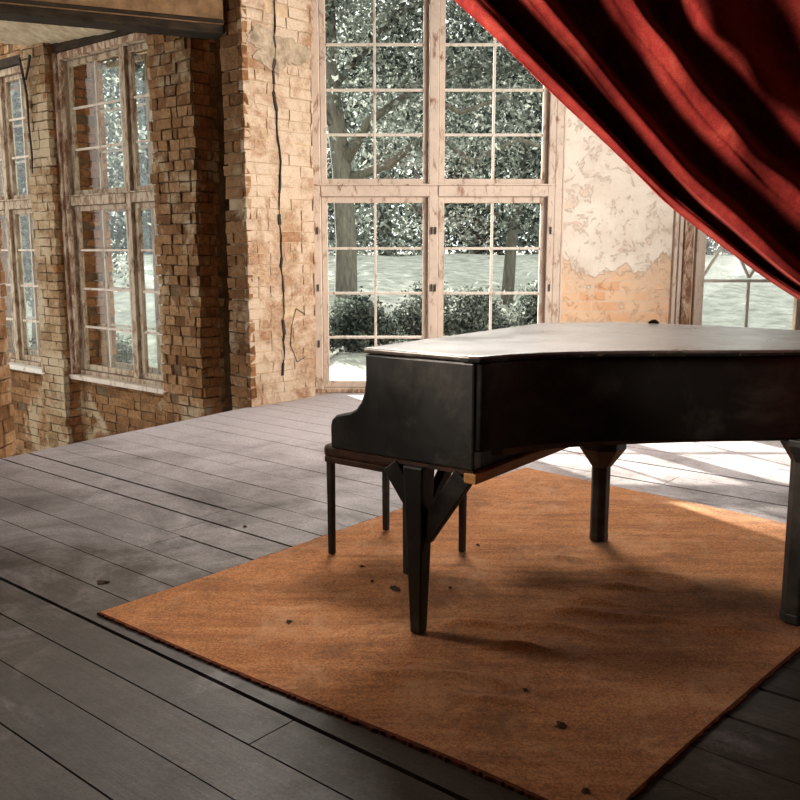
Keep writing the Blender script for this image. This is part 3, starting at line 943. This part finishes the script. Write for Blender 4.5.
# trees outside the brick-framed windows
x, y = -6.6, 16.4
tree((x, y, gz_(x, y)), 'bushy broad tree filling the panes of the box window with the rough pier',
     [((0, 0, 0), 0.22), ((0.1, 0, 2.2), 0.16), ((0.1, 0, 5.0), 0.10), ((0, 0, 7.5), 0.04)],
     [[((0.1, 0, 2.0), 0.10), ((0.9, -0.2, 3.0), 0.06), ((1.4, -0.3, 3.4), 0.03)]],
     [(0.4, 0, 4.6, 1.5, 1.4, 1.8), (0, 0, 6.6, 1.7, 1.5, 1.6), (0.7, -0.4, 3.0, 1.0, 0.8, 0.9), (0.2, 0, 8.3, 1.2, 1.2, 1.0)],
     26000, 0.055, 3, M['leaf_mid'], clump=0.30)
x, y = -8.6, 18.5
tree((x, y, gz_(x, y)), 'tall dense tree seen through the narrow box window at the end of the brick wall',
     [((0, 0, 0), 0.24), ((0, 0, 3), 0.18), ((0.1, 0, 8), 0.05)],
     [[((0, 0, 2.5), 0.1), ((0.8, 0, 3.6), 0.05)]],
     [(0, 0, 4.4, 1.8, 1.5, 2.2), (0.2, 0, 7.4, 1.9, 1.6, 1.8), (0.4, -0.2, 2.4, 1.5, 1.0, 0.9), (-0.2, -0.6, 8.6, 1.3, 0.9, 1.0)],  # topmost leaf mass added out of view to stop sun reaching the boards
     36000, 0.065, 4, M['leaf_mid'], clump=0.32)
# backdrop trees at the end of the lawn
far = [(-15.5, 37, 5.0, 'leaf_mid'), (-10.5, 38, 4.6, 'leaf_dark'), (-4.6, 38, 4.4, 'leaf_mid'), (-0.6, 37, 4.2, 'leaf_pale'), (3.2, 37.5, 4.6, 'leaf_dark'), (7.4, 38, 4.4, 'leaf_mid'), (11.6, 37.5, 4.6, 'leaf_dark'), (15.6, 38.5, 4.8, 'leaf_mid')]
fl = ['grey green tree of the far row, seen through the narrow box window', 'dark tree of the far row, seen through the window beside the rough pier', 'broad tree of the far row behind the thick trunk', 'pale tree of the far row to the right of the thick trunk',
      'dark rounded tree of the far row in the right half of the main window', 'grey green tree of the far row at the right jamb of the main window', 'dark tree of the far row in the first panes of the lattice window', 'grey green tree of the far row at the right of the lattice window']
for i, (x, y, r, mk) in enumerate(far):
    tree((x, y, gz_(x, y)), fl[i], [((0, 0, 0), 0.3), ((0, 0, 3), 0.22), ((0, 0, 6.5), 0.08)], [],
         [(0, 0, 2.4, r * 0.62, 1.6, 2.0), (0.4, 0, 5.4, r * 0.62, 1.8, 2.2), (-0.5, 0, 7.6, r * 0.45, 1.6, 1.4), (0.3, -0.6, 0.8, r * 0.62, 1.0, 0.9), (-0.4, -0.9, 0.5, r * 0.6, 0.8, 0.6)],
         14000, 0.13, 20 + i, M[mk], clump=0.55, group='trees along the far end of the lawn')
# shrubs nearer the house
shrubs = [(-2.0, 17.0, 0.75, 1.5, 'leaf_dark'), (-0.7, 16.6, 0.62, 1.05, 'leaf_dark'), (0.45, 17.2, 0.56, 1.10, 'leaf_mid'), (1.5, 16.8, 0.55, 1.05, 'leaf_mid'), (2.6, 17.1, 0.55, 1.10, 'leaf_mid'),
          (-6.3, 14.4, 0.55, 1.9, 'leaf_dark'), (-4.9, 15.2, 0.55, 1.6, 'leaf_dark'), (-7.7, 15.4, 0.6, 1.8, 'leaf_mid')]
sl_ = ['dark low shrub at the left jamb of the main window, before the thick trunk', 'dark leafy shrub just right of the thick trunk in the main window', 'loose shrub behind the mullion of the main window',
       'loose shrub in the middle of the right casement, just above the piano lid', 'rounded shrub at the right jamb of the main window',
       'dark upright bush in the lower panes of the window beside the rough pier', 'dark bush partly hidden by the rough pier at that window edge', 'leafy bush outside the narrow box window']
for i, (x, y, r, h, mk) in enumerate(shrubs):
    z = gz_(x, y)
    o = thing('shrub', (x, y, z), sl_[i], 'shrub', 'shrubs near the house')
    st = MB()
    for k in range(4):
        a = k * 1.7 + i
        st.tube([(x, y, z), (x + 0.3 * r * math.cos(a), y + 0.3 * r * math.sin(a), z + h * 0.5), (x + 0.6 * r * math.cos(a), y + 0.6 * r * math.sin(a), z + h * 0.9)], [0.02, 0.014, 0.006], 5)
    st.build('stem', M['bark'], o)
    leaf_mesh('foliage', [(x, y, z + h * 0.42, r, r * 0.7, h * 0.38), (x + 0.2 * r * math.cos(3 * i), y, z + h * 0.8, r * 0.6, r * 0.5, h * 0.26)], 6500, 0.042, 60 + i, M[mk], o, 0.13, base=(x, y, z))

# ------------------------------------------------------------------ rug
K1, K2, K3, K4 = Vector((-1.167, 3.315, 0)), Vector((0.806, 5.66, 0)), Vector((2.339, 4.0, 0)), Vector((0.493, 2.0, 0))
ridges = [(0.626, 3.575, 0.10, 0.026, 0.010), (0.927, 3.575, 0.13, 0.03, 0.013), (0.768, 3.415, 0.11, 0.028, 0.013), (0.698, 3.305, 0.14, 0.03, 0.014), (0.557, 3.157, 0.16, 0.032, 0.017), (0.424, 2.988, 0.12, 0.028, 0.019),
          (0.29, 3.20, 0.13, 0.03, 0.012), (0.165, 2.778, 0.25, 0.032, 0.012), (1.22, 3.14, 0.12, 0.03, 0.009), (0.733, 3.944, 0.12, 0.03, 0.008), (1.048, 3.751, 0.22, 0.035, 0.008), (0.30, 2.62, 0.2, 0.03, 0.007), (0.95, 3.25, 0.2, 0.035, 0.008)]
rm = MB()
NXr, NYr = 200, 170
r5 = random.Random(9)
def rz_(x, y):
    z = 0.013 + 0.0022 * math.sin(3.1 * x + 2.0 * y) * math.sin(2.3 * y - 1.2 * x)
    for (cx, cy, lx, ly, a) in ridges:
        ly *= 0.72; lx *= 0.85
        ux, uy = x - cx, y - cy
        p = ux * 0.97 - uy * 0.22; q = ux * 0.22 + uy * 0.97
        q += 0.25 * p * p / lx * 0.3
        e = (p / lx) ** 2 + (q / ly) ** 2
        if e < 9: z += 1.7 * a * math.exp(-e)
    return z
top = []
for j in range(NYr + 1):
    for i in range(NXr + 1):
        a, b = i / NXr, j / NYr
        p = (K1 * (1 - a) + K4 * a) * (1 - b) + (K2 * (1 - a) + K3 * a) * b
        # a gently uneven outline
        e = 0.014 * math.sin(9 * a + 1) * (1 if b in (0, 1) else 0) + 0.0
        p = p + Vector((0.010 * math.sin(7 * b + 3 * a), 0.012 * math.sin(8 * a + 2 * b), 0))
        p = p + W * (0.05 * math.sin(math.pi * a) * b) - W * (0.015 * math.sin(2.2 * math.pi * a) * (1 - b))
        top.append(Vector((p.x, p.y, rz_(p.x, p.y))))
idx = lambda i, j: j * (NXr + 1) + i
rm.add(top, [(idx(i, j), idx(i + 1, j), idx(i + 1, j + 1), idx(i, j + 1)) for j in range(NYr) for i in range(NXr)])
per = [idx(i, 0) for i in range(NXr)] + [idx(NXr, j) for j in range(NYr)] + [idx(i, NYr) for i in range(NXr, 0, -1)] + [idx(0, j) for j in range(NYr, 0, -1)]
cen = sum((top[k] for k in per), Vector((0, 0, 0))) / len(per)
rug = rm.build('rug', M['rug'], smooth=True)
tag(rug, 'large worn orange rug spread under the piano on the floorboards', 'rug')
eb = MB()
n_ = len(per)
ring = []
for kk in per:
    p = top[kk]
    d = (p - cen); d.z = 0; d.normalize()
    o_ = 0.010 + r5.uniform(-0.004, 0.005)
    ring.append((p, p + d * o_, Vector((p.x + d.x * o_, p.y + d.y * o_, 0.0005))))
vv = []
for a, b, c in ring: vv += [a, b - Z * 0.003, c]
eb.add(vv, [f for k in range(n_) for f in ((3 * k, 3 * k + 1, 3 * ((k + 1) % n_) + 1, 3 * ((k + 1) % n_)), (3 * k + 1, 3 * k + 2, 3 * ((k + 1) % n_) + 2, 3 * ((k + 1) % n_) + 1))])
# make the binding face outwards
eb.f = [f[::-1] for f in eb.f]
eb.build('binding', M['rug_edge'], rug)

# ------------------------------------------------------------------ grand piano
PL = Vector((0.81, -0.586, 0)).normalized()
PB = Vector((0.586, 0.81, 0)).normalized()
A1 = Vector((0.245, 2.975, 0))
CK = 0.468
piano = thing('grand_piano', (0.95, 3.75, 0.0), 'old black grand piano with closed cracked lid standing on the orange rug', 'piano')
KW = 1.42     # width of the keyboard


def ex(p, z): return (p.x, p.y, z)

outline = [A1 - PL * CK, A1 - PL * 0.05, A1 - PL * 0.018 + Vector((0.0, 0.002, 0)), A1 + Vector((0.022, 0.001, 0)), A1 + Vector((0.06, 0.022, 0))]
for p in ((0.40, 3.062), (0.56, 3.118), (0.78, 3.150), (1.0, 3.160), (1.22, 3.165), (1.44, 3.185), (1.62, 3.24), (1.76, 3.34), (1.86, 3.48), (1.90, 3.64), (1.86, 3.82), (1.74, 3.99), (1.56, 4.15), (1.36, 4.28), (1.16, 4.37), (0.98, 4.40), (0.84, 4.385)):
    outline.append(Vector((p[0], p[1], 0)))
BF = A1 - PL * CK + PB * (KW - 0.02)      # far front corner of the lid
outline.append(BF + PL * 0.05)
outline.append(BF)


def inset(poly, k):
    c = sum(poly, Vector((0, 0, 0))) / len(poly)
    return [p + (c - p).normalized() * k for p in poly]

def chaikin(P, a, b, n=2):
    """round off the stretch P[a:b] of a closed outline"""
    mid = P[a:b]
    for _ in range(n):
        q = [mid[0]]
        for i in range(len(mid) - 1):
            q += [mid[i] * 0.75 + mid[i + 1] * 0.25, mid[i] * 0.25 + mid[i + 1] * 0.75]
        mid = q + [mid[-1]]
    return P[:a] + mid + P[b:]
outline = chaikin(outline, 4, len(outline) - 2)
rim = MB()
ri = inset(outline, 0.008)
ri[0] = ri[0] + PL * 0.0
rim.prism([ex(p, 0.722) for p in ri], (0, 0, 0.306))
rim_o = rim.build('rim', M['black'], piano, bevel=0.006)
for p_ in rim_o.data.polygons:
    p_.use_smooth = len(p_.vertices) == 4
rim_o.data.set_sharp_from_angle(angle=math.radians(32))
lid = MB()
lid.prism([ex(p, 1.031) for p in outline], (0, 0, 0.020))
lid_o = lid.build('lid', M['lid'], piano, bevel=0.007, seg=3)
le = MB()
for k in range(len(outline) - 4):
    a, b = inset(outline, -0.003)[k + 1], inset(outline, -0.003)[k + 2]
    if b.y > 3.4: break
    le.beam(ex(a, 1.036), ex(b, 1.036), 0.006, 0.010)
le.build('lid_moulding', m_lacquer('chipped_lacquer', (0.0075, 0.0075, 0.0065), (0.30, 0.20, 0.12), 0.4, 0.6, 0.4, 0.58), piano)

def cheek(off, th):
    prof = [(0.0, 0.655), (0.0, 1.028), (CK - 0.008, 1.028), (CK - 0.004, 0.93), (CK + 0.003, 0.885), (CK + 0.016, 0.85), (CK + 0.040, 0.82), (CK + 0.07, 0.803), (CK + 0.105, 0.796), (CK + 0.138, 0.786), (CK + 0.158, 0.768), (CK + 0.165, 0.745), (CK + 0.165, 0.655)]
    mb = MB()
    b = A1 + PB * off
    mb.prism([tuple(b - PL * q + Z * z) for q, z in prof], tuple(PB * th))
    return mb
cheek(0.006, 0.055).build('cheek', M['black'], piano, bevel=0.008)
cheek(KW - 0.075, 0.055).build('cheek', M['black'], piano, bevel=0.008)
kb = MB()
kb.box(A1 - PL * (CK + 0.150) + PB * 0.012 + Z * 0.645, PL * (CK + 0.140), PB * (KW - 0.04), Z * 0.072)
kb.build('key_bed', M['blackleg'], piano, bevel=0.006)
ke = MB()
ke.box(A1 - PL * (CK + 0.150) + PB * 0.006 + Z * 0.641, PL * (CK + 0.150), PB * 0.02, Z * 0.014)
ke.build('key_bed_edge', M['leather'], piano)
ks = MB(); ks.box(A1 - PL * (CK + 0.15) + PB * 0.062 + Z * 0.717, PL * 0.03, PB * (KW - 0.14), Z * 0.05)
ks.build('key_slip', M['black'], piano, bevel=0.005)
ky = MB()
nk = 52
for i in range(nk):
    w_ = (KW - 0.15) / nk
    ky.box(A1 - PL * (CK + 0.118) + PB * (0.066 + i * w_) + Z * 0.735, PL * 0.15, PB * (w_ - 0.0012), Z * 0.022)
for i in range(nk - 1):
    if i % 7 in (2, 6): continue
    w_ = (KW - 0.15) / nk
    ky.box(A1 - PL * (CK + 0.068) + PB * (0.066 + (i + 0.72) * w_) + Z * 0.757, PL * 0.10, PB * (w_ * 0.55), Z * 0.011, 1)
ky.build('keyboard', [M['ivory'], M['black']], piano)
fbm = MB(); fbm.prism([tuple(A1 + PB * 0.063 - PL * q + Z * z) for q, z in ((CK - 0.035, 0.76), (CK - 0.02, 0.76), (CK - 0.005, 0.93), (CK - 0.02, 1.02), (CK - 0.035, 1.02))], tuple(PB * (KW - 0.145)))
fbm.build('fallboard', M['black'], piano, bevel=0.004)
# raw timber cross beam showing under the case
cb = MB(); cb.box(A1 - PL * 0.035 + PB * 0.0 + Z * 0.612, PL * 0.05, PB * 1.3, Z * 0.036)
cb.build('cross_beam', M['rawwood'], piano, bevel=0.004)
sb = MB(); sb.prism([ex(p, 0.700) for p in inset(outline[2:-2], 0.10)], (0, 0, 0.022))
sb.build('soundboard', m_plain('grey_spruce', (0.10, 0.085, 0.065), (0.26, 0.21, 0.16), 0.7, 4, 0.2, stretch=(1, 8, 1), spec=0.2), piano)


def taper_leg(p, z1, w0, w1):
    mb = MB()
    mb.beam((p[0], p[1], z1), (p[0], p[1], 0.016), w0, w0, side=PL, w2=w1, h2=w1)
    return mb
T = Vector((0.068, 3.125, 0))
lg = taper_leg((T.x, T.y), 0.645, 0.084, 0.046).build('leg', M['blackleg'], piano, bevel=0.006)
kn = MB(); kn.box(T - PL * 0.03 + PB * -0.025 + Z * 0.33, PL * 0.066, PB * 0.05, Z * 0.05)
kn.build('leg_block', M['blackleg'], lg, bevel=0.006)
lg['label'] = 'square tapering front leg'
for (dv, zz, ln, wd) in ((PL, 0.385, 0.190, 0.075), (PB, 0.43, 0.21, 0.05), (-PL, 0.50, 0.120, 0.070)):
    bb = MB(); bb.beam(T + dv * 0.02 + Z * zz, T + dv * ln + Z * 0.632, 0.035, wd, side=(dv.cross(Z)))
    bb.build('brace', M['blackleg'], piano, bevel=0.004)


def trumpet(p, r, zn, zf, rf, ztop):
    mb = MB()
    mb.tube([(p[0], p[1], 0.016), (p[0], p[1], 0.05), (p[0], p[1], 0.055), (p[0], p[1], zn), (p[0], p[1], zf), (p[0], p[1], ztop)], [r * 1.0, r * 1.0, r * 0.96, r, rf, rf], 8, rot=math.pi / 8)
    return mb
trumpet((0.962, 4.19), 0.046, 0.38, 0.475, 0.115, 0.724).build('leg', M['blackleg'], piano, bevel=0.005)
trumpet((1.50, 3.225), 0.060, 0.635, 0.70, 0.10, 0.724).build('leg', M['blackleg'], piano, bevel=0.005)
# a small pale scratch plate and hinge screw marks along the lid edge are left as wear in the lacquer

# ------------------------------------------------------------------ bench under the keyboard
BL = Vector((0.76, -0.65, 0)).normalized()
BB = Vector((0.24, 0.355, 0)).normalized()
feet = [Vector((-0.314, 3.985, 0)), Vector((-0.07, 4.343, 0)), Vector((0.289, 4.013, 0)), Vector((0.03, 3.727, 0))]
bc = sum(feet, Vector((0, 0, 0))) / 4
bench = thing('piano_bench', (bc.x, bc.y, 0.0), 'small square bench with rust brown seat and thin legs tucked under the keyboard', 'bench')
for f_ in feet:
    lb = MB(); lb.beam((f_.x, f_.y, 0.455), (f_.x, f_.y, 0.0165), 0.030, 0.030, side=BL, w2=0.026, h2=0.026)
    lb.build('leg', M['blackleg'], bench, bevel=0.003)
sc2 = [bc + (f_ - bc) * 1.10 for f_ in feet]
sq = MB(); sq.prism([ex(p, 0.452) for p in sc2], (0, 0, 0.030))
sq.build('seat_frame', M['leather'], bench, bevel=0.006)
su = MB(); su.prism([ex(bc + (f_ - bc) * 1.13, 0.474) for f_ in feet], (0, 0, 0.062))
su.build('seat', M['leather'], bench, bevel=0.024, seg=4)

# ------------------------------------------------------------------ red drape
def catmull(P, t):
    n = len(P) - 1
    k = min(int(t * n), n - 1)
    u = t * n - k
    g = lambda i: np.array(P[max(0, min(n, i))], float)
    a, b, c, d = g(k - 1), g(k), g(k + 1), g(k + 2)
    return 0.5 * (2 * b + (c - a) * u + (2 * a - 5 * b + 4 * c - d) * u * u + (3 * b - a - 3 * c + d) * u ** 3)

CYD = 2.72
# guide lines (x, z) from the rod down to the gather, in order across the cloth, with the depth each stands at
guides = [
    (0.000, [(-0.75, 2.95), (-0.28, 2.50), (0.16, 2.105), (0.42, 1.872), (0.71, 1.615), (0.905, 1.455), (1.215, 1.248), (1.62, 1.06)]),
    (0.30, [(-0.30, 2.95), (0.06, 2.50), (0.375, 2.111), (0.55, 1.925), (0.76, 1.68), (0.96, 1.50), (1.235, 1.285), (1.62, 1.09)]),
    (0.60, [(0.15, 2.95), (0.40, 2.50), (0.640, 2.111), (0.78, 1.93), (0.93, 1.76), (1.08, 1.62), (1.28, 1.45), (1.64, 1.13)]),
    (0.80, [(0.55, 2.95), (0.70, 2.50), (0.860, 2.111), (0.96, 1.99), (1.07, 1.87), (1.19, 1.76), (1.36, 1.60), (1.66, 1.17)]),
    (1.00, [(1.20, 2.95), (1.20, 2.60), (1.28, 2.20), (1.32, 2.05), (1.38, 1.92), (1.46, 1.78), (1.56, 1.60), (1.72, 1.20)]),
]
NA, NB = 260, 90
def fold(q):
    # cloth depth across the folds: rounded crests, deep hollows (0.0 crest .. 1.0 hollow)
    crest = [0.02, 0.31, 0.47, 0.60, 0.74, 0.90]
    hol = [0.17, 0.41, 0.53, 0.67, 0.83, 1.0]
    key = [(0.0, 0.13), (0.06, 0.0), (0.10, 0.05), (0.19, 0.95), (0.29, 0.12), (0.335, 0.03), (0.46, 0.80), (0.58, 0.25), (0.63, 0.14), (0.72, 0.80), (0.80, 0.35), (0.90, 0.8), (1.0, 0.4)]
    for k in range(len(key) - 1):
        a, b = key[k], key[k + 1]
        if q <= b[0]:
            u = (q - a[0]) / (b[0] - a[0])
            u = u * u * (3 - 2 * u)
            return a[1] + (b[1] - a[1]) * u
    return key[-1][1]
cv = []
for i in range(NA + 1):
    q = i / NA
    for k in range(len(guides) - 1):
        if guides[k][0] <= q <= guides[k + 1][0]:
            break
    u = (q - guides[k][0]) / (guides[k + 1][0] - guides[k][0])
    for j in range(NB + 1):
        t = j / NB
        p = catmull(guides[k][1], t) * (1 - u) + catmull(guides[k + 1][1], t) * u
        amp = 0.20 * (1 - 0.45 * t)
        y = CYD + amp * fold(q) + 0.010 * math.sin(11 * t + 9 * q) + 0.006 * math.sin(31 * t + 17 * q)
        cv.append((p[0], y, p[1]))
NJ = NB + 1
vf = [(i * NJ + j, i * NJ + j + 1, (i + 1) * NJ + j + 1, (i + 1) * NJ + j) for i in range(NA) for j in range(NB)]
drape = thing('curtain', (0.6, CYD + 0.1, 2.95), 'heavy dark red velvet drape gathered diagonally across the window side', 'curtain')
cm = MB(); cm.add(cv, vf)
cloth = cm.build('cloth', M['velvet'], drape, smooth=True)
so = cloth.modifiers.new('thick', 'SOLIDIFY'); so.thickness = 0.006
# gathered tail below the tie
tm = MB()
ang = 28
rings = []
for k, (z, rr) in enumerate(((1.20, 0.085), (1.10, 0.060), (1.02, 0.075), (0.8, 0.10), (0.5, 0.12), (0.22, 0.14))):
    for a in range(ang):
        th = 2 * math.pi * a / ang
        w_ = rr * (1 + 0.22 * math.cos(7 * th + k * 0.2))
        rings.append((1.66 + w_ * math.cos(th) + (0.03 * k if k > 2 else 0), 2.79 + 0.75 * w_ * math.sin(th), z))
tm.add(rings, [(k * ang + a, k * ang + (a + 1) % ang, (k + 1) * ang + (a + 1) % ang, (k + 1) * ang + a) for k in range(5) for a in range(ang)])
tm.build('tail', M['velvet'], drape, smooth=True)

# ------------------------------------------------------------------ small litter
def scrap(loc, rx, ry, seed, label, mat='scrap', name='dry_leaf', cat='leaf', group='dry scraps on the rug', h=0.008):
    r = random.Random(seed)
    mb = MB()
    n = 11
    rim_ = []
    a0 = r.uniform(0, 6.28)
    for k in range(n):
        th = 2 * math.pi * k / n
        s_ = 1 + r.uniform(-0.35, 0.35)
        x_, y_ = rx * s_ * math.cos(th), ry * s_ * math.sin(th)
        rim_.append((loc[0] + x_ * math.cos(a0) - y_ * math.sin(a0), loc[1] + x_ * math.sin(a0) + y_ * math.cos(a0), loc[2] + r.uniform(0.0, h)))
    c = (loc[0], loc[1], loc[2] + h * 1.2)
    cb_ = (loc[0], loc[1], loc[2] + 0.0005)
    mb.add(rim_ + [c, cb_], [(k, (k + 1) % n, n) for k in range(n)] + [((k + 1) % n, k, n + 1) for k in range(n)])
    o = mb.build(name, M[mat], origin=loc)
    return tag(o, label, cat, group)

RZ = lambda x, y: rz_(x, y) - 0.0005
for i, (x, y, rx, ry, lab) in enumerate((
        (-0.021, 3.553, 0.030, 0.018, 'curled black scrap on the rug beside the near front leg of the bench'),
        (-0.119, 3.632, 0.010, 0.008, 'tiny dark crumb on the rug just behind the curled black scrap'),
        (-0.169, 3.814, 0.014, 0.010, 'small dark crumb on the rug between the two left bench legs'),
        (0.473, 2.465, 0.024, 0.014, 'dark crumpled leaf alone on the front part of the rug'),
        (0.399, 2.677, 0.012, 0.008, 'small brown crumb on the rug behind the lone crumpled leaf'),
        (0.208, 3.553, 0.010, 0.007, 'tiny brown crumb on the rug to the right of the square front leg'),
        (0.371, 4.112, 0.014, 0.007, 'thin dark sliver on the rug beyond the far right bench leg'),
        (0.48, 2.134, 0.014, 0.010, 'dark speck close to the front corner of the rug'),
        (-0.42, 3.22, 0.016, 0.012, 'dark brown flake on the left part of the rug away from the bench'))):
    scrap((x, y, RZ(x, y)), rx, ry, i, lab)
scrap((-1.266, 3.656, 0.0), 0.030, 0.018, 50, 'flat black scrap on bare floorboards near the rug corner', name='dry_leaf', group='dry scraps on the floorboards')
scrap((-0.794, 4.442, 0.0), 0.016, 0.010, 51, 'small dark flake on the grey floorboards behind the rug edge', name='dry_leaf', group='dry scraps on the floorboards')
scrap((0.0, 2.02, 0.0), 0.035, 0.008, 52, 'long thin splinter on the dark floorboards in front of the rug', name='wood_splinter', cat='splinter', group='dry scraps on the floorboards')
lump = MB()
ux = (1.22, 4.335, 1.0515)
lump.tube([(ux[0] - 0.024, ux[1], ux[2] + 0.002), (ux[0] - 0.008, ux[1], ux[2] + 0.009), (ux[0] + 0.008, ux[1] - 0.003, ux[2] + 0.010), (ux[0] + 0.026, ux[1], ux[2] + 0.002)], [0.004, 0.009, 0.010, 0.004], 8)
tag(lump.build('rag', M['scrap'], origin=ux, smooth=True), 'small crumpled black rag on the far edge of the piano lid', 'rag')
for o in SC.objects:
    if '_base' in o: del o['_base']
